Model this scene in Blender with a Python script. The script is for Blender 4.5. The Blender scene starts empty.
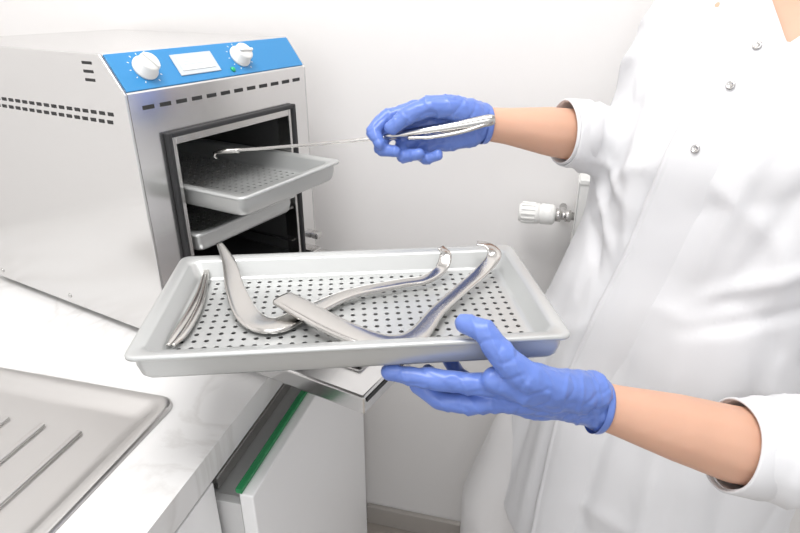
import bpy, bmesh, math
from mathutils import Vector, Matrix, noise
from mathutils.bvhtree import BVHTree

H = 1.284           # camera height above floor
scene = bpy.context.scene
def V(x, y, z): return Vector((x, y, z + H))

# ---------------------------------------------------------------- materials
def mat(name, col, rough=0.5, metal=0.0, bump=0.0, bscale=40.0, stretch=(1,1,1), var=0.0, vscale=5.0, spec=0.5,
        sss=0.0, coat=0.0, detail=3.0, bdist=0.002):
    m = bpy.data.materials.new(name); m.use_nodes = True
    nt = m.node_tree; b = nt.nodes['Principled BSDF']
    b.inputs['Base Color'].default_value = (*col, 1)
    b.inputs['Roughness'].default_value = rough
    b.inputs['Metallic'].default_value = metal
    b.inputs['Specular IOR Level'].default_value = spec
    if sss:
        b.inputs['Subsurface Weight'].default_value = sss
        b.inputs['Subsurface Radius'].default_value = (0.01, 0.004, 0.002)
        b.inputs['Subsurface Scale'].default_value = 1.0
    if coat: b.inputs['Coat Weight'].default_value = coat
    tc = nt.nodes.new('ShaderNodeTexCoord'); mp = nt.nodes.new('ShaderNodeMapping')
    mp.inputs['Scale'].default_value = stretch
    nt.links.new(tc.outputs['Object'], mp.inputs['Vector'])
    if bump:
        n = nt.nodes.new('ShaderNodeTexNoise'); n.inputs['Scale'].default_value = bscale
        n.inputs['Detail'].default_value = detail
        nt.links.new(mp.outputs['Vector'], n.inputs['Vector'])
        bp = nt.nodes.new('ShaderNodeBump'); bp.inputs['Strength'].default_value = bump
        bp.inputs['Distance'].default_value = bdist
        nt.links.new(n.outputs['Fac'], bp.inputs['Height']); nt.links.new(bp.outputs['Normal'], b.inputs['Normal'])
    if var:
        n = nt.nodes.new('ShaderNodeTexNoise'); n.inputs['Scale'].default_value = vscale
        n.inputs['Detail'].default_value = 6
        nt.links.new(mp.outputs['Vector'], n.inputs['Vector'])
        mx = nt.nodes.new('ShaderNodeMix'); mx.data_type = 'RGBA'
        mx.inputs['A'].default_value = (*[c*(1-var) for c in col], 1)
        mx.inputs['B'].default_value = (*[min(1, c*(1+var)) for c in col], 1)
        nt.links.new(n.outputs['Fac'], mx.inputs['Factor']); nt.links.new(mx.outputs['Result'], b.inputs['Base Color'])
    return m

M_wall = mat('wall_paint', (.82,.805,.795), .7, bump=.05, bscale=150)
M_ceil = mat('ceiling_paint', (.85,.85,.85), .8, bump=.05, bscale=100)
M_floor = mat('floor_vinyl', (.42,.38,.34), .5, var=.12, vscale=6, bump=.05)
M_base = mat('baseboard_grey', (.45,.42,.39), .5, var=.05)
M_cab = mat('cabinet_white', (.90,.90,.90), .35, var=.01)
M_steel = mat('brushed_steel', (.73,.725,.72), .20, 1.0, bump=.06, bscale=30, stretch=(1,1,30), bdist=.0006)
M_steel2 = mat('polished_steel', (.60,.59,.58), .2, 1.0, bump=.03, bscale=25, bdist=.0008)
M_sinkst = mat('sink_steel', (.62,.61,.60), .28, 1.0, bump=.04, bscale=60, stretch=(1,6,1), bdist=.0005)
M_inst = mat('instrument_steel', (.58,.565,.545), .18, 1.0, bump=.02, bscale=20, bdist=.0008)
M_tray = mat('tray_anodised', (.55,.56,.555), .34, .5, bump=.02, bscale=90)
M_trayD = mat('tray_underpan', (.25,.25,.25), .5, .3)  # pan coloured darker than the tray so its holes read as shaded
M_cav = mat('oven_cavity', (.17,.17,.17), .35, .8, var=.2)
M_black = mat('black_rubber', (.02,.02,.022), .5)
M_slot = mat('vent_slot_dark', (.025,.025,.025), .7)
M_blue = mat('blue_panel', (.03,.235,.52), .4, var=.02)
M_white = mat('white_plastic', (.80,.80,.78), .3, var=.01)
M_label = mat('label_grey', (.55,.59,.62), .4, var=.05, vscale=30)
M_disp = mat('display_grey', (.70,.73,.73), .25, var=.03)
M_ledg = mat('led_green', (.02,.45,.18), .3)
M_green = mat('green_strip', (.01,.22,.07), .4)
M_glove = mat('nitrile_glove', (.13,.215,.58), .34, bump=.45, bscale=60, sss=.05, bdist=.0015)
M_skin = mat('skin', (.64,.375,.265), .5, bump=.15, bscale=220, sss=.15, var=.07, vscale=25, bdist=.0006)
M_coat = mat('coat_cotton', (.71,.71,.725), .85, bump=.25, bscale=9, bdist=.010, detail=3)
M_trou = mat('trouser_cotton', (.72,.71,.71), .85, bump=.3, bscale=12, bdist=.006)
M_hair = mat('brown_hair', (.10,.05,.03), .5, bump=.5, bscale=60, stretch=(6,6,1))
M_lip = mat('lip', (.55,.2,.17), .4)
M_shoe = mat('shoe_white', (.75,.75,.75), .5)
M_gap = mat('drawer_grey', (.66,.66,.66), .4, .2)

def marble(name):
    m = bpy.data.materials.new(name); m.use_nodes = True
    nt = m.node_tree; b = nt.nodes['Principled BSDF']; b.inputs['Roughness'].default_value = .28
    tc = nt.nodes.new('ShaderNodeTexCoord')
    n1 = nt.nodes.new('ShaderNodeTexNoise'); n1.inputs['Scale'].default_value = 4.2; n1.inputs['Detail'].default_value = 9
    n1.inputs['Distortion'].default_value = 1.6
    nt.links.new(tc.outputs['Object'], n1.inputs['Vector'])
    r = nt.nodes.new('ShaderNodeValToRGB')
    e = r.color_ramp.elements
    e[0].position = .455; e[0].color = (.76,.755,.75,1); e[1].position = .545; e[1].color = (.76,.755,.75,1)
    k = r.color_ramp.elements.new(.5); k.color = (.68,.67,.66,1)
    nt.links.new(n1.outputs['Fac'], r.inputs['Fac']); nt.links.new(r.outputs['Color'], b.inputs['Base Color'])
    return m
M_marble = marble('white_marble_laminate')

# ---------------------------------------------------------------- helpers
def finish(name, bm, m, parent=None, smooth=False, bevel=0.0, recalc=True):
    if recalc: bmesh.ops.recalc_face_normals(bm, faces=bm.faces)
    me = bpy.data.meshes.new(name); bm.to_mesh(me); bm.free()
    if smooth:
        for p in me.polygons: p.use_smooth = True
    ob = bpy.data.objects.new(name, me); scene.collection.objects.link(ob)
    me.materials.append(m)
    if bevel:
        md = ob.modifiers.new('bevel', 'BEVEL'); md.width = bevel; md.segments = 3; md.limit_method = 'ANGLE'
        md.angle_limit = math.radians(40)
    if parent is not None:
        ob.parent = parent; ob.matrix_parent_inverse = parent.matrix_world.inverted()
    return ob
def empty(name, loc):
    e = bpy.data.objects.new(name, None); e.location = loc; e.empty_display_size = .05
    scene.collection.objects.link(e); e.matrix_world = Matrix.Translation(loc); return e
def box(bm, F, x0, x1, y0, y1, z0, z1):
    vs = [bm.verts.new(F @ Vector((x, y, z))) for x in (x0, x1) for y in (y0, y1) for z in (z0, z1)]
    for f in ((0,1,3,2),(4,6,7,5),(0,4,5,1),(2,3,7,6),(0,2,6,4),(1,5,7,3)):
        bm.faces.new([vs[i] for i in f])
def boxo(name, F, dims, m, parent=None, bevel=0.0):
    bm = bmesh.new()
    if isinstance(dims[0], (int, float)): dims = [dims]
    for d in dims: box(bm, F, *d)
    return finish(name, bm, m, parent, bevel=bevel)
def frame(o, ax, ay):
    ax = Vector(ax).normalized(); az = Vector((0,0,1)); ay = az.cross(ax) if ay is None else Vector(ay).normalized()
    az = ax.cross(ay)
    M = Matrix.Identity(4)
    for i in range(3):
        M[i][0] = ax[i]; M[i][1] = ay[i]; M[i][2] = az[i]; M[i][3] = o[i]
    return M
def prism(bm, F, prof, y0, y1):
    """profile in local (x,z) extruded along local y"""
    a = [bm.verts.new(F @ Vector((x, y0, z))) for x, z in prof]
    b = [bm.verts.new(F @ Vector((x, y1, z))) for x, z in prof]
    n = len(prof)
    bm.faces.new(a); bm.faces.new(b[::-1])
    for i in range(n): bm.faces.new([a[i], b[i], b[(i+1)%n], a[(i+1)%n]])
def revolve(bm, F, prof, seg=32):
    """prof: (r, z) about local z"""
    rings = []
    for r, z in prof:
        rings.append([bm.verts.new(F @ Vector((r*math.cos(2*math.pi*i/seg), r*math.sin(2*math.pi*i/seg), z))) for i in range(seg)])
    for k in range(len(rings)-1):
        for i in range(seg):
            bm.faces.new([rings[k][i], rings[k][(i+1)%seg], rings[k+1][(i+1)%seg], rings[k+1][i]])
    bm.faces.new(rings[0][::-1]); bm.faces.new(rings[-1])
def zframe(o, zdir, xhint=(0,0,1)):
    z = Vector(zdir).normalized(); x = Vector(xhint); x = (x - z*x.dot(z)).normalized(); y = z.cross(x)
    M = Matrix.Identity(4)
    for i in range(3): M[i][0] = x[i]; M[i][1] = y[i]; M[i][2] = z[i]; M[i][3] = o[i]
    return M
def catmull(P, n=8):
    out = []
    for i in range(len(P)-1):
        p0 = P[max(i-1,0)]; p1 = P[i]; p2 = P[i+1]; p3 = P[min(i+2,len(P)-1)]
        for k in range(n):
            t = k/n
            out.append([0.5*((2*b)+(-a+c)*t+(2*a-5*b+4*c-d)*t*t+(-a+3*b-3*c+d)*t**3) for a,b,c,d in zip(p0,p1,p2,p3)])
    out.append(list(P[-1])); return out
def sweep(bm, P, seg=16, sub=8, up=Vector((0,0,1)), power=1.0):
    """P: (x,y,z,halfwidth,halfthick) with z relative to camera height"""
    Q = catmull(P, sub); rings = []
    for i, q in enumerate(Q):
        a = Vector(Q[max(i-1,0)][:3]); b = Vector(Q[min(i+1,len(Q)-1)][:3])
        T = (b-a).normalized(); S = T.cross(up)
        if S.length < 1e-4: S = Vector((1,0,0))
        S.normalize(); U = S.cross(T)
        c = V(*q[:3])
        ring = []
        for k in range(seg):
            cc = math.cos(2*math.pi*k/seg); ss = math.sin(2*math.pi*k/seg)
            cc = math.copysign(abs(cc)**power, cc); ss = math.copysign(abs(ss)**power, ss)
            ring.append(bm.verts.new(c + S*q[3]*cc + U*q[4]*ss))
        rings.append(ring)
    for k in range(len(rings)-1):
        for i in range(seg):
            bm.faces.new([rings[k][i], rings[k][(i+1)%seg], rings[k+1][(i+1)%seg], rings[k+1][i]])
    bm.faces.new(rings[0][::-1]); bm.faces.new(rings[-1])

def chain(bm, pts, step=.3):
    """pts: (x,y,z,r) relative to camera height -> overlapping balls"""
    for i in range(len(pts)-1):
        a = pts[i]; b = pts[i+1]
        L = (Vector(a[:3])-Vector(b[:3])).length
        n = max(1, math.ceil(L/(min(a[3], b[3])*step)))
        for k in range(n + (1 if i == len(pts)-2 else 0)):
            t = k/n
            p = [a[j]*(1-t)+b[j]*t for j in range(4)]
            bmesh.ops.create_icosphere(bm, subdivisions=2, radius=p[3], matrix=Matrix.Translation(V(*p[:3])))
def ball(bm, c, rad, R=Matrix.Identity(4), sub=3):
    S = Matrix.Diagonal((*rad, 1))
    bmesh.ops.create_icosphere(bm, subdivisions=sub, radius=1.0, matrix=Matrix.Translation(V(*c)) @ R @ S)
def remeshed(bm, voxel, iters, fac=.5):
    me = bpy.data.meshes.new('tmp'); bm.to_mesh(me); bm.free()
    ob = bpy.data.objects.new('tmp', me); scene.collection.objects.link(ob)
    md = ob.modifiers.new('r', 'REMESH'); md.mode = 'VOXEL'; md.voxel_size = voxel
    dg = bpy.context.evaluated_depsgraph_get(); dg.update()
    me2 = bpy.data.meshes.new_from_object(ob.evaluated_get(dg))
    bpy.data.objects.remove(ob)
    b2 = bmesh.new(); b2.from_mesh(me2)
    for _ in range(iters): bmesh.ops.smooth_vert(b2, verts=b2.verts, factor=fac, use_axis_x=True, use_axis_y=True, use_axis_z=True)
    return b2
def cut(bm, p, n, rad):
    """open the end of a limb beyond a plane, near p"""
    p = V(*p); n = Vector(n).normalized()
    geom = [f for f in bm.faces if (f.calc_center_median()-p).length < rad]
    es = set(e for f in geom for e in f.edges); vs = set(v for f in geom for v in f.verts)
    bmesh.ops.bisect_plane(bm, geom=list(vs)+list(es)+geom, plane_co=p, plane_no=n)
    dl = [f for f in bm.faces if (f.calc_center_median()-p).length < rad and (f.calc_center_median()-p).dot(n) > 1e-5]
    bmesh.ops.delete(bm, geom=dl, context='FACES')

# ---------------------------------------------------------------- room
ang = math.radians(14.5)
u = Vector((math.sin(ang), math.cos(ang), 0)); v = Vector((math.cos(ang), -math.sin(ang), 0))
O = Vector((-.12, 1.16, H))                   # back corner at cabinet foot; local z relative to camera height
RF = frame(O, v, u)                             # local x = along back wall, local y = depth (wall at 0)
ZF = -H
WL = -.80
boxo('wall_back', RF, (WL-.02, 2.9, 0, .1, ZF, 1.3), M_wall)
boxo('wall_left', RF, (WL-.10, WL, -3.0, .1, ZF, 1.3), M_wall)
boxo('floor', RF, (WL-.10, 2.9, -3.0, .1, ZF-.06, ZF), M_floor)
boxo('ceiling', RF, (WL-.10, 2.9, -3.0, .1, 1.3, 1.36), M_ceil)
boxo('baseboard_back', RF, (.037, 2.9, -.014, -.0005, ZF, ZF+.06), M_base, bevel=.003)

# counter with sink cut-out
CT = -.464
def rel(x, y):
    d = Vector((x, y, 0)) - Vector((O.x, O.y, 0)); return d.dot(v), d.dot(u)
ca, cb = rel(-.275, .5975)                       # sink corner in room coords
S_X1 = ca; S_Y1 = cb; S_X0 = ca-.50; S_Y0 = cb-.85
e = .012
BK = -.13
WC = WL+.002
ctop = boxo('countertop', RF, [(WC, S_X0+e, -2.6, BK, CT-.038, CT), (S_X1-e, .075, -2.6, BK, CT-.038, CT),
     (S_X0+e, S_X1-e, S_Y1-e, BK, CT-.038, CT), (S_X0+e, S_X1-e, -2.6, S_Y0+e, CT-.038, CT), (WC, -.07, BK, -.002, CT-.038, CT)], M_marble)
cab = empty('base_cabinet', RF @ Vector((-.3, -1, ZF)))
boxo('carcass', RF, [(WC, .015, -2.6, -.004, ZF+.002, -.80)], M_cab, cab)
boxo('carcass_upper', RF, [(WC, -.08, -.66, -.004, -.799, CT-.19), (-.08, .007, -.66, -.15, -.799, CT-.19), (-.02, .007, -.66, -.15, CT-.188, CT-.04)], M_cab, cab)
boxo('door_panel_1', RF, (.016, .034, -.245, -.005, ZF+.01, CT-.10), M_cab, cab, .002)
boxo('door_panel_2', RF, (.016, .073, -1.25, -.655, ZF+.01, CT-.045), M_cab, cab, .002)
boxo('door_panel_3', RF, (.016, .073, -1.86, -1.255, ZF+.01, CT-.045), M_cab, cab, .002)
boxo('drawer_front', RF, (.100, .118, -.65, -.25, -1.10, -.525), M_cab, cab, .002)
boxo('drawer_green_edge', RF, (.096, .104, -.65, -.25, -.5249, -.518), M_green, cab, .001)
boxo('drawer_box', RF, [(.017, .099, -.648, -.636, -.68, -.545), (.017, .099, -.278, -.265, -.68, -.540), (.017, .099, -.636, -.278, -.68, -.550)], M_gap, cab, .001)
boxo('drawer_rail', RF, [(.052, .060, -.63, -.285, -.5495, -.530)], M_steel2, cab, .002)

# sink / drainer
sink = empty('sink_drainer', RF @ Vector((S_X1-.2, S_Y1-.3, CT)))
def rrect(hx, hy, r, n=6):
    pts = []
    for cx, cy, a0 in ((hx-r, hy-r, 0), (-hx+r, hy-r, 90), (-hx+r, -hy+r, 180), (hx-r, -hy+r, 270)):
        for k in range(n+1):
            a = math.radians(a0+90*k/n); pts.append((cx+r*math.cos(a), cy+r*math.sin(a)))
    return pts
def loft_rr(bm, F, rings, close=False, n=6):
    prev = None; out = []
    for hx, hy, r, z in rings:
        ring = [bm.verts.new(F @ Vector((x, y, z))) for x, y in rrect(hx, hy, r, n)]
        if prev:
            for i in range(len(ring)): bm.faces.new([prev[i], prev[(i+1)%len(ring)], ring[(i+1)%len(ring)], ring[i]])
        prev = ring; out.append(ring)
    if close: bm.faces.new(prev)
    return out
SF = RF @ Matrix.Translation(((S_X0+S_X1)/2, (S_Y0+S_Y1)/2, CT))
bm = bmesh.new(); hx = (S_X1-S_X0)/2; hy = (S_Y1-S_Y0)/2
loft_rr(bm, SF, [(hx, hy, .022, .0008), (hx-.001, hy-.001, .021, .004), (hx-.004, hy-.004, .02, .0055), (hx-.016, hy-.016, .018, .005),
                 (hx-.020, hy-.020, .018, .0015), (hx-.030, hy-.030, .016, -.004), (hx-.036, hy-.036, .016, -.006)], close=True)
finish('drainer_plate', bm, M_sinkst, sink, smooth=True)
for i in range(7):                                # raised drain ribs
    bm = bmesh.new()
    xx = hx-.085-i*.052
    box(bm, SF, xx-.004, xx+.004, hy-.40, hy-.075, -.0062, -.0022)
    finish('drain_rib_%d' % (i+1), bm, M_sinkst, sink, bevel=.0018)

# ---------------------------------------------------------------- sterilizer
N = Vector((.868, -.496, 0)).normalized(); E1 = Vector((.496, .868, 0)).normalized()
B = Vector((-.327, .72, H))
FS = frame(B, N, E1)           # local x outwards, y = width, z rel camera height
ster = empty('dry_heat_sterilizer', FS @ Vector((-.2, .17, -.464)))
Wd = .345; ZB = -.454; ZT = -.067; ZM = -.112; DP = .455; SB = .034
prof = [(0, ZB), (0, ZM), (-SB, ZT), (-DP, ZT), (-DP, ZB)]
bm = bmesh.new()
prism(bm, FS, prof, 0, .004); prism(bm, FS, prof, Wd-.004, Wd)
finish('side_panels', bm, M_steel, ster, bevel=.0015)
ow0, ow1, oz0, oz1 = .048, .300, -.435, -.168
boxo('housing', FS, [(-DP, -SB, .004, Wd-.004, ZT-.003, ZT), (-DP, -DP+.003, .004, Wd-.004, ZB, ZT-.003),
     (-DP, 0, .004, Wd-.004, ZB, ZB+.003)], M_steel, ster)
boxo('front_frame', FS, [(-.004, 0, .004, ow0, ZB+.003, ZM), (-.004, 0, ow1, Wd-.004, ZB+.003, ZM),
     (-.004, 0, ow0, ow1, oz1, ZM), (-.004, 0, ow0, ow1, ZB+.003, oz0)], M_steel, ster)
boxo('feet', FS, [(-.05, -.02, .02, .05, -.4636, ZB), (-.05, -.02, .29, .32, -.4636, ZB), (-.43, -.40, .02, .05, -.4636, ZB), (-.43, -.40, .29, .32, -.4636, ZB)], M_black, ster)
# sloping control panel
sl = Vector((-SB, 0, ZT-ZM)); sll = sl.length; sl.normalize()
po = FS @ Vector((0, 0, ZM)); up_w = (FS.to_3x3() @ sl); nrm = E1.cross(up_w); 
PF = Matrix.Identity(4)
for i in range(3):
    PF[i][0] = E1[i]; PF[i][1] = up_w[i]; PF[i][2] = nrm[i]; PF[i][3] = po[i]
boxo('slope_plate', PF, (.004, Wd-.004, 0, sll, -.004, 0), M_steel, ster)
boxo('blue_fascia', PF, (.005, Wd-.005, .003, sll-.002, 0.0002, .0016), M_blue, ster, .0005)
boxo('display_bezel', PF, (.094, .165, .013, .044, .0016, .0032), M_label, ster, .001)
boxo('display', PF, (.101, .158, .019, .040, .0032, .004), M_disp, ster, .0005)
boxo('display_text', PF, [(.106,.152,.035,.0363,.004,.0042),(.106,.152,.031,.0323,.004,.0042),(.106,.142,.027,.0283,.004,.0042)], M_label, ster)
for i, kx in enumerate((.048, .214)):
    KF = PF @ Matrix.Translation((kx, .030, .0016))
    bm = bmesh.new(); revolve(bm, KF, [(.0165, 0), (.0165, .003), (.0140, .004), (.0132, .015), (.0115, .0170), (.002, .0175)], 40)
    finish('knob_%d' % (i+1), bm, M_white, ster, smooth=True)
    bm = bmesh.new(); box(bm, KF @ Matrix.Rotation(.5+i, 4, 'Z'), -.002, .002, -.0122, .0122, .0165, .0205)
    finish('knob_grip_%d' % (i+1), bm, M_white, ster, bevel=.001)
    bm = bmesh.new()
    for k in range(11):
        a = math.radians(-60+30*k); box(bm, KF @ Matrix.Rotation(a, 4, 'Z'), .0195, .0220, -.0005, .0005, 0, .0003)
    finish('dial_marks_%d' % (i+1), bm, M_white, ster)
bm = bmesh.new(); revolve(bm, PF @ Matrix.Translation((.187, .012, .0016)), [(.004, 0), (.0035, .002), (.001, .003)], 20)
finish('indicator_led', bm, M_ledg, ster, smooth=True)
# vent slots
bm = bmesh.new()
for k in range(12):
    w0 = .022+k*.0262; box(bm, FS, -.001, .0006, w0, w0+.017, -.1325, -.1275)
finish('front_vent_slots', bm, M_slot, ster)
bm = bmesh.new()
for row, zz in enumerate((-.137, -.147)):
    for k in range(24):
        s0 = .028+k*.0165 + row*.004; box(bm, FS, -s0-.010, -s0, -.0006, .001, zz-.0022, zz+.0022)
for zz in (-.078, -.088, -.098): box(bm, FS, -.068, -.050, -.0006, .001, zz-.0017, zz+.0017)
finish('side_vent_slots', bm, M_slot, ster)
bm = bmesh.new()
for (s, zz) in ((.02,-.44),(.23,-.44),(.42,-.44),(.42,-.08)):
    revolve(bm, FS @ Matrix.Translation((-s, 0, zz)) @ Matrix.Rotation(math.radians(90), 4, 'X'), [(.004,0),(.003,.0015),(.001,.0018)], 12)
finish('screws', bm, M_steel2, ster, smooth=True)
# chamber
iw0, iw1, iz0, iz1 = ow0+.012, ow1-.012, oz0+.012, oz1-.014
boxo('door_gasket', FS, [(.0002, .009, ow0-.003, ow0+.004, oz0-.004, oz1+.003), (.0002, .009, ow1-.004, ow1+.003, oz0-.004, oz1+.003),
     (.0002, .009, ow0+.004, ow1-.004, oz1-.004, oz1+.003), (.0002, .009, ow0+.004, ow1-.004, oz0-.004, oz0+.004)], M_black, ster, .002)
boxo('chamber_rim', FS, [(-.02, .005, ow0+.004, iw0, oz0+.004, oz1-.004), (-.02, .005, iw1, ow1-.004, oz0+.004, oz1-.004),
     (-.02, .005, iw0, iw1, iz1, oz1-.004), (-.02, .005, iw0, iw1, oz0+.004, iz0)], M_steel2, ster, .001)
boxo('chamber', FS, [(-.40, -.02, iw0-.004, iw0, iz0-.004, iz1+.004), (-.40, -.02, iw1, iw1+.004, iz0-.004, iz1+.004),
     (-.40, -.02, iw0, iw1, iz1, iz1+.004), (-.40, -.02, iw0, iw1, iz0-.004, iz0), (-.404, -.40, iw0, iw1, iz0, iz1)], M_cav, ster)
bm = bmesh.new()
for zz in (-.266, -.336, -.395):
    box(bm, FS, -.39, -.006, iw0, iw0+.006, zz-.007, zz-.004); box(bm, FS, -.39, -.006, iw1-.006, iw1, zz-.007, zz-.004)
finish('rack_rails', bm, M_steel2, ster)
# open drop door
dz = -.432
boxo('door', FS, [(.012, .325, .004, Wd-.004, dz-.026, dz)], M_steel, ster, .003)
boxo('door_inner_plate', FS, (.045, .29, .05, .30, dz+.0002, dz+.010), M_steel2, ster, .004)
boxo('door_seal', FS, [(.3254, .3262, .010, Wd-.010, dz-.010, dz-.004)], M_black, ster)
boxo('door_hinges', FS, [(-.002, .02, .02, .05, dz-.010, dz+.006), (-.002, .02, .31, .335, dz-.010, dz+.006)], M_steel2, ster, .002)
boxo('door_latch', FS, [(.0, .016, .328, .3445, -.412, -.400)], M_steel2, ster, .003)

# ---------------------------------------------------------------- trays
def make_tray(name, F, L, W, pitch=.0122, hr=.0027):
    root = empty(name, F @ Vector((0,0,0)))
    hx, hy = L/2, W/2
    FZ = -.023
    bm = bmesh.new()
    # rolled lip, sloping inner wall
    loft_rr(bm, F, [(hx-.0075, hy-.0075, .010, -.0045), (hx-.001, hy-.001, .011, -.0045), (hx, hy, .011, -.0035), (hx, hy, .011, -.001), (hx-.0015, hy-.0015, .010, .0004), (hx-.004, hy-.004, .010, .0004),
                    (hx-.013, hy-.013, .012, -.001), (hx-.015, hy-.015, .012, -.003), (hx-.022, hy-.022, .012, -.020), (hx-.025, hy-.025, .010, FZ+.0003), (hx-.029, hy-.029, .008, FZ)])
    # outer skirt and underside
    loft_rr(bm, F, [(hx-.0065, hy-.0065, .010, -.0046), (hx-.0065, hy-.0065, .010, -.015), (hx-.0085, hy-.0085, .011, -.026), (hx-.011, hy-.011, .011, -.0295), (hx-.016, hy-.016, .010, -.030)])
    finish('rim', bm, M_tray, root, smooth=True)
    bm = bmesh.new()
    fx, fy = hx-.029, hy-.029
    nx = int(2*fx/pitch); ny = int(2*fy/pitch); px = 2*fx/nx; py = 2*fy/ny
    cache = {}
    def vv(x, y, z=FZ):
        k = (round(x*1e5), round(y*1e5))
        if k not in cache: cache[k] = bm.verts.new(F @ Vector((x, y, z)))
        return cache[k]
    for i in range(nx):
        for j in range(ny):
            cx = -fx+(i+.5)*px; cy = -fy+(j+.5)*py
            outer = [(cx+px/2*a, cy+py/2*b) for a, b in ((1,0),(1,1),(0,1),(-1,1),(-1,0),(-1,-1),(0,-1),(1,-1))]
            ov = [vv(*p) for p in outer]
            iv = [bm.verts.new(F @ Vector((cx+hr*math.cos(math.pi/4*k), cy+hr*math.sin(math.pi/4*k), FZ))) for k in range(8)]
            for k in range(8): bm.faces.new([ov[k], ov[(k+1)%8], iv[(k+1)%8], iv[k]])
    o = finish('perforated_floor', bm, M_tray, root)
    md = o.modifiers.new('s', 'SOLIDIFY'); md.thickness = .001; md.offset = -1
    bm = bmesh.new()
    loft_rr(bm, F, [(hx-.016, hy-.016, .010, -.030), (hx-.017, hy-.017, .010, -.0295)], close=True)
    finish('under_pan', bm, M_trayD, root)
    return root
TF = Matrix.Translation(V(-.053, .579, -.30)) @ Matrix.Rotation(math.radians(5.3), 4, 'Z')
make_tray('instrument_tray', TF, .420, .228)
make_tray('instrument_tray', FS @ Matrix.Translation((.108-.19, (ow0+ow1)/2, -.241)), .38, .222)
make_tray('instrument_tray', FS @ Matrix.Translation((.014-.19, (ow0+ow1)/2, -.311)), .38, .222)

# ---------------------------------------------------------------- instruments on tray
bm = bmesh.new()
sweep(bm, [(-.228,.688,-.289,.004,.0018), (-.208,.652,-.298,.008,.002), (-.188,.600,-.308,.011,.0025), (-.162,.551,-.316,.0135,.003), (-.134,.534,-.3175,.0145,.0035),
           (-.108,.553,-.317,.013,.0035), (-.060,.598,-.315,.010,.0035), (0,.625,-.314,.0095,.003), (.030,.634,-.313,.009,.0028), (.050,.650,-.306,.0085,.0022), (.056,.664,-.294,.0075,.002), (.050,.670,-.286,.006,.0018)], power=.6)
finish('surgical_retractor', bm, M_inst, smooth=True)
bm = bmesh.new()
sweep(bm, [(-.128,.568,-.303,.0135,.0045), (-.105,.549,-.305,.0145,.0045), (-.070,.522,-.309,.0145,.0045), (-.030,.498,-.313,.0145,.0045), (-.003,.494,-.314,.014,.004),
           (.018,.510,-.314,.0115,.0035), (.040,.556,-.313,.009,.003), (.070,.602,-.310,.0088,.0028), (.098,.637,-.303,.0095,.0024), (.115,.658,-.292,.009,.0022), (.109,.670,-.284,.0075,.002), (.095,.673,-.282,.006,.0016)], power=.6)
finish('surgical_retractor', bm, M_inst, smooth=True)
bm = bmesh.new()
sweep(bm, [(-.230,.497,-.318,.002,.0015), (-.229,.520,-.317,.0045,.0025), (-.230,.570,-.317,.0045,.0025), (-.234,.615,-.317,.0038,.0025), (-.241,.660,-.312,.002,.0015)])
sweep(bm, [(-.225,.497,-.318,.002,.0015), (-.220,.520,-.317,.004,.0025), (-.222,.570,-.317,.004,.0025), (-.229,.615,-.317,.003,.0025), (-.238,.661,-.312,.002,.0015)])
finish('dental_tweezers', bm, M_inst, smooth=True)

# ---------------------------------------------------------------- tray gripper tool
tool = empty('tray_gripper', V(.05, .775, -.16))
bm = bmesh.new()
sweep(bm, [(-.255,.819,-.2030,.0022,.0022), (-.20,.8125,-.1985,.0022,.0022), (-.10,.798,-.187,.0024,.0024), (-.016,.785,-.176,.003,.003)], sub=5)
finish('rod', bm, M_inst, tool, smooth=True)
bm = bmesh.new()
sweep(bm, [(-.262,.820,-.206,.003,.002), (-.245,.818,-.203,.005,.0035), (-.225,.815,-.2015,.004,.0035)], sub=5)
sweep(bm, [(-.259,.820,-.2055,.002,.002), (-.262,.820,-.211,.002,.0015), (-.259,.820,-.214,.001,.001)], sub=4)
finish('tip', bm, M_inst, tool, smooth=True)
bm = bmesh.new()
sweep(bm, [(-.02,.786,-.176,.004,.004), (.0,.782,-.172,.006,.005), (.03,.777,-.166,.007,.0062), (.06,.773,-.161,.007,.0068), (.09,.769,-.155,.007,.0075), (.115,.766,-.150,.006,.0075), (.122,.765,-.149,.004,.005)])
finish('handle', bm, M_inst, tool, smooth=True)
bm = bmesh.new()
sweep(bm, [(.01,.772,-.174,.0025,.0025), (.04,.766,-.172,.0025,.0025), (.08,.762,-.164,.0025,.0025), (.112,.763,-.154,.0025,.0025)])
finish('lever', bm, M_inst, tool, smooth=True)

# ---------------------------------------------------------------- radiator
rad = empty('radiator', RF @ Vector((.7, -.05, -.7)))
r0, _ = rel(.325, 1.04)
bm = bmesh.new()
RL = .45
box(bm, RF, r0, r0+RL, -.070, -.058, -.95, -.30)
box(bm, RF, r0, r0+RL, -.042, -.030, -.95, -.30)
box(bm, RF, r0-.002, r0, -.072, -.028, -.95, -.295)
box(bm, RF, r0, r0+RL, -.072, -.028, -.30, -.292)
for k in range(12): box(bm, RF, r0+.03+k*.033, r0+.045+k*.033, -.075, -.070, -.93, -.33)
finish('panels', bm, M_white, rad, bevel=.003)
boxo('wall_brackets', RF, [(r0+.10, r0+.13, -.030, -.0005, -.9, -.45), (r0+.35, r0+.38, -.030, -.0005, -.9, -.45)], M_white, rad)
VF = zframe(RF @ Vector((r0-.100, -.052, -.365)), v)
bm = bmesh.new()
revolve(bm, VF, [(.008,0),(.015,.001),(.0175,.005),(.0185,.030),(.0190,.036),(.0175,.037),(.0175,.040),(.0190,.041),(.0185,.060),(.016,.064),(.010,.066)], 36)
finish('thermostat_head', bm, M_white, rad, smooth=True)
bm = bmesh.new()
for k in range(14):
    a = 2*math.pi*k/14
    box(bm, VF @ Matrix.Rotation(a, 4, 'Z'), .0178, .0200, -.0015, .0015, .006, .030)
finish('thermostat_ribs', bm, M_white, rad, bevel=.0006)
bm = bmesh.new()
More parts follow.
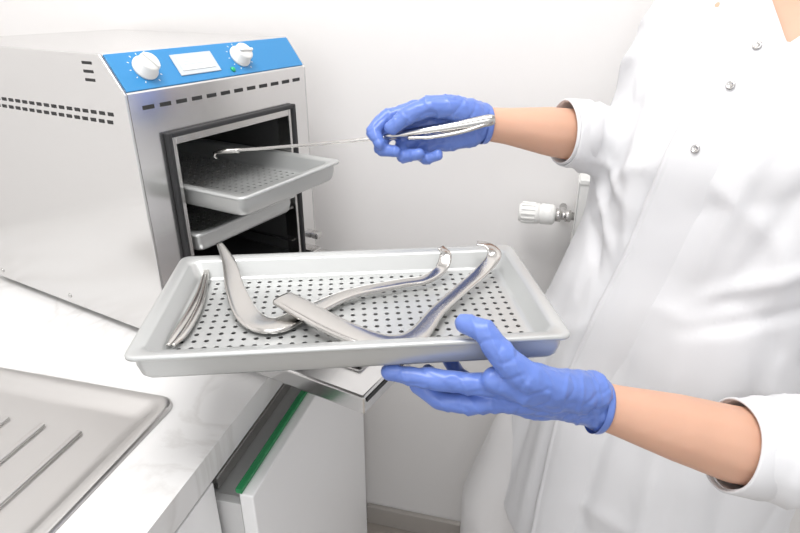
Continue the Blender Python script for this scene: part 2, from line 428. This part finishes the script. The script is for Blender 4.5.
revolve(bm, VF, [(.010,.066),(.012,.067),(.012,.075),(.008,.076),(.008,.082),(.011,.083),(.011,.092),(.007,.093),(.007,.098)], 24)
revolve(bm, zframe(VF @ Vector((0,0,.079)), -u), [(.007,-.050),(.007,0),(.003,.001)], 20)
finish('valve_body', bm, M_steel2, rad, smooth=True)

# ---------------------------------------------------------------- nurse
nurse = empty('nurse', Vector((.42, .775, 0)))
r = Vector((-.64, .77, 0)).normalized(); f = Vector((-.77, -.64, 0)).normalized()
SECS = [(-.86,.395,.76,.225,.175), (-.60,.405,.77,.215,.165), (-.45,.42,.775,.20,.155), (-.33,.435,.775,.178,.138), (-.18,.458,.77,.182,.140),
        (-.10,.48,.77,.185,.128), (-.05,.50,.772,.180,.108), (-.015,.51,.775,.160,.090), (.015,.515,.78,.11,.070), (.035,.52,.785,.07,.050)]
def torso(bm, secs, seg=48, sc=1.0):
    rings = []
    for z, cx, cy, a, b in secs:
        ring = []
        for k in range(seg):
            t = 2*math.pi*k/seg; c, s = math.cos(t), math.sin(t)
            p = Vector((cx, cy, z+H)) + r*((a*sc)*math.copysign(abs(c)**.88, c)) + f*((b*sc)*math.copysign(abs(s)**.88, s))
            ring.append(bm.verts.new(p))
        rings.append(ring)
    for k in range(len(rings)-1):
        for i in range(seg): bm.faces.new([rings[k][i], rings[k][(i+1)%seg], rings[k+1][(i+1)%seg], rings[k+1][i]])
    bm.faces.new(rings[0][::-1]); bm.faces.new(rings[-1])
bm = bmesh.new()
torso(bm, SECS)
bmesh.ops.recalc_face_normals(bm, faces=bm.faces)
chain(bm, [(.19,.824,-.177,.042), (.25,.835,-.183,.048), (.33,.855,-.200,.057), (.37,.868,-.175,.062), (.385,.885,-.09,.066), (.41,.885,-.02,.062), (.46,.84,.00,.055)])
chain(bm, [(.32,.484,-.428,.050), (.37,.482,-.434,.053), (.45,.472,-.44,.062), (.51,.475,-.42,.066), (.57,.52,-.27,.068), (.61,.585,-.08,.070), (.62,.63,-.02,.066), (.56,.71,.00,.055)])
bm = remeshed(bm, .006, 7)
def ridge(p, k=3.2): return (1-min(1, abs(noise.noise(p))*k))**2
def cline(z): return -.014 + .036*max(0, (-z-.05)/.2) if z > -.5 else -.014+.036*2.25
elbows = [Vector((.33,.855,H-.20)), Vector((.47,.475,H-.44)), Vector((.40,.88,H-.10))]
# long drapes hanging from bust/armpit and gathers at the waist
drapes = []
for (ax, az, bx, bz, wdt, amp) in ((.10,-.08,.07,-.34,.017,.009), (.14,-.12,.12,-.40,.016,-.008), (-.07,-.10,-.03,-.33,.018,.009), (-.12,-.16,-.06,-.36,.018,-.008),
                                   (.16,-.24,.09,-.33,.012,.009), (.16,-.29,.10,-.37,.012,-.007), (-.15,-.27,-.03,-.35,.013,.009), (-.15,-.33,-.03,-.39,.012,-.007), (.16,-.20,.08,-.26,.012,.007),
                                   (.10,-.40,.13,-.84,.022,.010), (.15,-.42,.19,-.84,.020,-.010), (-.04,-.40,-.07,-.84,.024,.010), (-.12,-.38,-.15,-.84,.022,-.010), (.02,-.42,.03,-.84,.018,-.007)):
    drapes.append((Vector((ax, az)), Vector((bx, bz)), wdt, amp))
for vtx in bm.verts:
    p = vtx.co
    q = Vector((p.x*6, p.y*6, p.z*2.2))
    q2 = Vector((p.x*5+p.z*3, p.y*5, p.z*5-p.x*4)); q3 = Vector((p.x*6-p.z*5+5, p.y*6, p.z*3+p.x*5))
    le = max(max(0, 1-(p-e_).length/.15) for e_ in elbows)
    c = p - Vector((.46,.77,H)); lat = c.dot(r); fr = c.dot(f)
    near = math.exp(-((lat-cline(p.z-H))/.03)**2) if fr > 0 else 0      # placket keeps the cloth flatter
    d = noise.noise(q)*.008 + (ridge(q2, 3)*.005 - ridge(q3, 3)*.004)*(1-.8*near)
    d += le*(ridge(Vector((p.x*26, p.y*12, p.z*12+3)))*.015 - .003)
    if fr > 0:
        w2 = Vector((lat, p.z-H))
        for a_, b_, wd_, am_ in drapes:
            ab = b_-a_; t = max(0, min(1, (w2-a_).dot(ab)/ab.length_squared))
            dd = (w2-(a_+ab*t)).length
            if dd < wd_*2.5: d += (1-.7*near)*am_*math.exp(-(dd/wd_)**2*2.2)*math.sin(math.pi*(.08+.84*t))*min(1, fr/.05)
    vtx.co += vtx.normal*d
for _ in range(2): bmesh.ops.smooth_vert(bm, verts=bm.verts, factor=.5, use_axis_x=True, use_axis_y=True, use_axis_z=True)
bm.normal_update()
cut(bm, (.231,.831,-.180), (-.97,-.2,.08), .09)
cut(bm, (.350,.483,-.432), (-1,.02,.25), .10)
bvh = BVHTree.FromBMesh(bm)
# V neck opening, cut cleanly along two planes
C0 = Vector((.51,.775,H)); Vp = C0 - r*.012 + Vector((0,0,-.052))
up = Vector((0,0,1))
n1 = (up - r*1.05).normalized(); n2 = (up + r*1.05).normalized()
for n_ in (n1, n2):
    g = [fc for fc in bm.faces if (fc.calc_center_median()-C0).dot(f) > -.02 and fc.calc_center_median().z > H-.08 and abs((fc.calc_center_median()-C0).dot(r)) < .11]
    es = set(e_ for fc in g for e_ in fc.edges); vs = set(v_ for fc in g for v_ in fc.verts)
    bmesh.ops.bisect_plane(bm, geom=list(vs)+list(es)+g, plane_co=Vp, plane_no=n_)
dl = []
for fc in bm.faces:
    m_ = fc.calc_center_median(); c = m_ - C0; lat = c.dot(r); fr = c.dot(f)
    if (fr > 0 and (m_-Vp).dot(n1) > 0 and (m_-Vp).dot(n2) > 0) or c.z > .03 or (abs(lat) < .075 and abs(fr) < .05 and c.z > -.01): dl.append(fc)
bmesh.ops.delete(bm, geom=dl, context='FACES')
coat = finish('coat', bm, M_coat, nurse, smooth=True, recalc=False)
md = coat.modifiers.new('s', 'SOLIDIFY'); md.thickness = .002; md.offset = -1

def cuff(name, p, n, rad, w, m, th=.003, wob=.03):
    F = zframe(V(*p), n); bm = bmesh.new()
    rings = []
    for rr, zz in ((rad+.002, -w), (rad+th, -w+.001), (rad+th*.8, -.002), (rad+th*.5, 0), (rad-.0005, 0), (rad-.001, -.003), (rad-.002, -w)):
        rings.append([bm.verts.new(F @ Vector((rr*(1+wob*math.sin(3*t+p[0]*30))*math.cos(t), rr*(1+wob*math.sin(2*t))*math.sin(t), zz))) for t in [2*math.pi*i/48 for i in range(48)]])
    for k in range(len(rings)-1):
        for i in range(48): bm.faces.new([rings[k][i], rings[k][(i+1)%48], rings[k+1][(i+1)%48], rings[k+1][i]])
    return finish(name, bm, m, nurse, smooth=True)
cuff('sleeve_cuff_right', (.228,.831,-.180), (-.97,-.2,.08), .0430, .036, M_coat)
cuff('sleeve_cuff_left', (.346,.483,-.431), (-1,.02,.25), .0470, .036, M_coat)

def surf(lat, z, off):
    """point on coat front: lateral offset along r at height z, cast from the front"""
    c = Vector((.46, .77, z+H)) + r*lat + f*.6
    h = bvh.ray_cast(c, -f)
    if h[0] is None: return None
    return h[0] + h[1]*off, h[1]
# placket flap
def strip(name, profile, z0, z1, dzz=.014):
    bm = bmesh.new(); prev = None
    n = int((z0-z1)/dzz)
    for i in range(n+1):
        z = z0-dzz*i; row = []
        for dl, off in profile:
            s = surf(cline(z)+dl, z, off)
            if s: row.append(bm.verts.new(s[0]))
        if len(row) == len(profile):
            if prev:
                for k in range(len(profile)-1): bm.faces.new([prev[k], prev[k+1], row[k+1], row[k]])
            prev = row
        else: prev = None
    bmesh.ops.smooth_vert(bm, verts=bm.verts, factor=.25, use_axis_x=True, use_axis_y=True, use_axis_z=True)
    return finish(name, bm, M_coat, nurse, smooth=True)
strip('placket', ((.024,-.003), (.031,.008), (.030,.0115), (.026,.012), (.0235,.0118), (.022,.0106), (.0205,.0114), (.010,.0105), (-.006,.008), (-.022,.005), (-.040,-.003)), -.05, -.84)
for i, z in enumerate((-.060, -.10, -.17)):
    s = surf(cline(z)-.002, z, .0090)
    if s:
        bm = bmesh.new(); revolve(bm, zframe(s[0], s[1]), [(.0050,0),(.0050,.0015),(.0032,.002),(.0028,.001),(.001,.001)], 20)
        finish('snap_button_%d' % (i+1), bm, M_steel2, nurse, smooth=True)
# collar
bm = bmesh.new(); rings = []
for k in range(41):
    t = math.radians(90+38 + (360-76)*k/40)
    c, s = math.cos(t), math.sin(t)
    row = []
    for z, a, b in ((-.005,.102,.088), (.030,.084,.076), (.052,.078,.070), (.054,.075,.067), (.030,.080,.072), (-.005,.097,.083)):
        row.append(bm.verts.new(Vector((.512, .775, z+H - .030*max(0, s))) + r*(a*c) + f*(b*s)))
    rings.append(row)
for k in range(40):
    for i in range(5): bm.faces.new([rings[k][i], rings[k][i+1], rings[k+1][i+1], rings[k+1][i]])
finish('collar', bm, M_coat, nurse, smooth=True)

# trousers
bm = bmesh.new()
chain(bm, [(.46,.74,-.55,.13), (.34,.83,-.60,.115), (.252,.865,-.78,.094), (.200,.875,-.92,.084), (.190,.88,-1.20,.064)], .25)
chain(bm, [(.46,.74,-.55,.13), (.47,.71,-.62,.115), (.46,.68,-.80,.090), (.45,.68,-.95,.075), (.45,.70,-1.20,.060)], .25)
bm = remeshed(bm, .009, 6)
for vtx in bm.verts:
    p = vtx.co; vtx.co += vtx.normal*(noise.noise(Vector((p.x*12, p.y*12, p.z*5)))*.010)
finish('trousers', bm, M_trou, nurse, smooth=True, recalc=False)
bm = bmesh.new()
for cx, cy in ((.20,.88), (.45,.70)):
    chain(bm, [(cx+.03,cy+.03,-1.236,.040), (cx-.06,cy-.05,-1.245,.036), (cx-.13,cy-.11,-1.252,.029)])
bm = remeshed(bm, .006, 3)
for vtx in bm.verts: vtx.co.z = max(vtx.co.z, .002)
finish('shoes', bm, M_shoe, nurse, smooth=True, recalc=False)

# forearms (skin)
bm = bmesh.new()
chain(bm, [(.100,.805,-.161,.022), (.15,.815,-.168,.026), (.21,.828,-.178,.035), (.28,.843,-.19,.040), (.34,.857,-.20,.042)])
bm = remeshed(bm, .004, 5); finish('forearm_right', bm, M_skin, nurse, smooth=True, recalc=False)
bm = bmesh.new()
chain(bm, [(.175,.488,-.374,.022), (.225,.489,-.392,.027), (.29,.486,-.412,.036), (.35,.483,-.431,.0415), (.44,.475,-.44,.044)])
bm = remeshed(bm, .004, 5); finish('forearm_left', bm, M_skin, nurse, smooth=True, recalc=False)

def glove(name, chains, voxel=.0017, it=4, cutp=None, wrist=None):
    bm = bmesh.new()
    for c in chains: chain(bm, c, .3)
    bm = remeshed(bm, voxel, it)
    for vtx in bm.verts:
        p = vtx.co
        w = ridge(Vector((p.x*50+p.z*20, p.y*20, p.z*26)))
        w2 = ridge(Vector((p.x*35-p.z*45+7, p.y*26, p.z*20+p.x*26)))
        d = w*.0013 - w2*.0011 + noise.noise(p*30)*.0006
        if wrist is not None:                         # loose latex gathered at the wrist
            k = max(0, 1-(p-wrist).length/.055)
            d += k*.0028*(ridge(Vector((p.x*85+p.z*25, p.y*22, p.z*24)), 2.4)-.3)
        vtx.co += vtx.normal*d
    bm.normal_update()
    if cutp: cut(bm, *cutp)
    return finish(name, bm, M_glove, nurse, smooth=True, recalc=False)
# left hand under the tray edge, thumb over the rim
glove('glove_left', [
  [(.108,.466,-.3440,.0130), (.062,.469,-.3425,.0116), (.024,.475,-.3415,.0104), (-.010,.482,-.3395,.0088)],
  [(.108,.472,-.364,.0130), (.070,.470,-.3690,.0120), (.040,.476,-.3685,.0108), (.018,.487,-.357,.0092)],
  [(.108,.488,-.378,.0120), (.074,.493,-.3850,.0110), (.048,.503,-.3780,.0098), (.030,.512,-.360,.0086)],
  [(.118,.504,-.384,.0108), (.084,.516,-.383,.0096), (.062,.525,-.372,.0086), (.050,.532,-.354,.0078)],
  [(.190,.482,-.364,.023), (.150,.470,-.354,.020), (.108,.466,-.3450,.0145)],
  [(.190,.486,-.370,.023), (.145,.474,-.364,.020), (.108,.472,-.364,.0145)],
  [(.190,.490,-.376,.023), (.145,.483,-.377,.019), (.108,.488,-.378,.0132)],
  [(.190,.494,-.384,.020), (.150,.498,-.385,.016), (.118,.504,-.384,.0122)],
  [(.150,.466,-.352,.020), (.118,.459,-.340,.018), (.088,.462,-.334,.0125)],
  [(.175,.474,-.358,.022), (.145,.460,-.342,.0200), (.116,.454,-.324,.0165), (.094,.460,-.304,.0136), (.078,.473,-.2870,.0118), (.062,.486,-.2865,.0098)],
  [(.160,.480,-.370,.022), (.195,.489,-.380,.026), (.235,.488,-.394,.0285), (.255,.488,-.400,.029)],
], cutp=((.206,.489,-.387), (1,0,-.25), .07), wrist=V(.180,.487,-.378))
cuff('glove_cuff_left', (.208,.489,-.3872), (1,0,-.25), .0268, .008, M_glove, .0018, .015)
# right hand closing on the gripper handle
glove('glove_right', [
  [(.020,.804,-.144,.0130), (-.018,.796,-.152,.0112), (-.036,.782,-.168,.0100), (-.026,.771,-.181,.0086)],
  [(.018,.806,-.162,.0130), (-.020,.798,-.176,.0112), (-.026,.781,-.190,.0100), (-.006,.771,-.192,.0086)],
  [(.030,.804,-.178,.0122), (.002,.796,-.192,.0108), (.004,.779,-.201,.0097), (.024,.769,-.195,.0084)],
  [(.048,.800,-.188,.0112), (.028,.793,-.201,.0098), (.034,.777,-.204,.0088), (.050,.768,-.196,.0078)],
  [(.105,.803,-.153,.022), (.065,.804,-.148,.018), (.020,.804,-.144,.0138)],
  [(.105,.806,-.160,.022), (.065,.806,-.161,.018), (.018,.806,-.162,.0138)],
  [(.105,.806,-.166,.022), (.065,.805,-.174,.018), (.030,.804,-.178,.0130)],
  [(.105,.804,-.172,.019), (.075,.802,-.183,.016), (.048,.800,-.188,.0120)],
  [(.095,.796,-.148,.020), (.065,.785,-.137,.0170), (.038,.779,-.135,.0142), (.010,.775,-.145,.0122), (-.012,.772,-.161,.0098)],
  [(.090,.803,-.161,.021), (.115,.807,-.163,.024), (.140,.812,-.167,.0265), (.165,.818,-.170,.028)],
], cutp=((.117,.8075,-.1635), (.97,.2,-.1), .07), wrist=V(.098,.805,-.160))
cuff('glove_cuff_right', (.119,.808,-.164), (.97,.2,-.1), .0250, .008, M_glove, .0018, .015)

# neck + head (above the frame)
bm = bmesh.new()
torso(bm, [s for s in SECS if s[0] > -.2], sc=.93)
bmesh.ops.recalc_face_normals(bm, faces=bm.faces)
hc = Vector((.485, .745, .225))
chain(bm, [(.515,.775,-.02,.060), (.51,.77,.06,.052), (.50,.76,.15,.054)])
Rh = Matrix.Rotation(math.atan2(f.y, f.x), 4, 'Z')
ball(bm, (hc.x, hc.y, hc.z+.02), (.094,.074,.098), Rh)
def hp(a, b, c): 
    q = hc + f*a - r*b; return (q.x, q.y, hc.z+c)
ball(bm, hp(.035,0,-.055), (.052,.050,.055), Rh)
chain(bm, [(*hp(.088,0,.022),.008), (*hp(.106,0,-.012),.012)])
for s in (-1, 1): ball(bm, hp(.0,.074*s,-.01), (.017,.008,.030), Rh)
chain(bm, [(*hp(.082,-.02,-.048),.006), (*hp(.088,0,-.046),.008), (*hp(.082,.02,-.048),.006)])
bm = remeshed(bm, .004, 4); finish('head', bm, M_skin, nurse, smooth=True, recalc=False)
bm = bmesh.new()
for s in (-1, 1): ball(bm, hp(.079,.031*s,.018), (.012,.013,.010), Rh, 2)
finish('eyes', bm, M_white, nurse, smooth=True)
bm = bmesh.new()
for s in (-1, 1): ball(bm, hp(.089,.031*s,.018), (.0035,.005,.005), Rh, 2)
for s in (-1, 1): ball(bm, hp(.084,.031*s,.038), (.004,.016,.003), Rh, 2)
finish('irises_brows', bm, M_hair, nurse, smooth=True)
bm = bmesh.new(); ball(bm, hp(.091,0,-.047), (.006,.022,.007), Rh, 2); finish('lips', bm, M_lip, nurse, smooth=True)
bm = bmesh.new()
ball(bm, hp(-.022,0,.045), (.098,.084,.090), Rh); ball(bm, hp(-.115,0,.03), (.04,.04,.04), Rh)
bm = remeshed(bm, .006, 2); finish('hair', bm, M_hair, nurse, smooth=True, recalc=False)

# ---------------------------------------------------------------- light
def area(name, loc, rot, sx, sy, e, col=(1,1,1)):
    l = bpy.data.lights.new(name, 'AREA'); l.shape = 'RECTANGLE'; l.size = sx; l.size_y = sy; l.energy = e; l.color = col
    o = bpy.data.objects.new(name, l); o.location = loc; o.rotation_euler = rot; scene.collection.objects.link(o); return o
area('overhead_fill', (-.15, .25, 2.54), (0, 0, 0), 1.0, .8, 27, (1, .99, .98))  # unseen area lamp added overhead to brighten the walls, no fixture
area('front_fill', (-.55, -1.5, 1.8), (math.radians(72), 0, math.radians(-12)), 1.4, 1.2, 9, (.98,.99,1))  # soft fill added out of view behind the camera, no window there
w = bpy.data.worlds.new('world'); scene.world = w; w.use_nodes = True
w.node_tree.nodes['Background'].inputs[0].default_value = (.98,.985,1,1)
w.node_tree.nodes['Background'].inputs[1].default_value = .87
scene.view_settings.view_transform = 'Standard'

cam = bpy.data.cameras.new('camera'); cam.lens = 26.55; cam.sensor_width = 36; cam.clip_start = .02
co = bpy.data.objects.new('camera', cam); co.location = (0, 0, H); co.rotation_euler = (math.radians(65), 0, 0)
scene.collection.objects.link(co); scene.camera = co
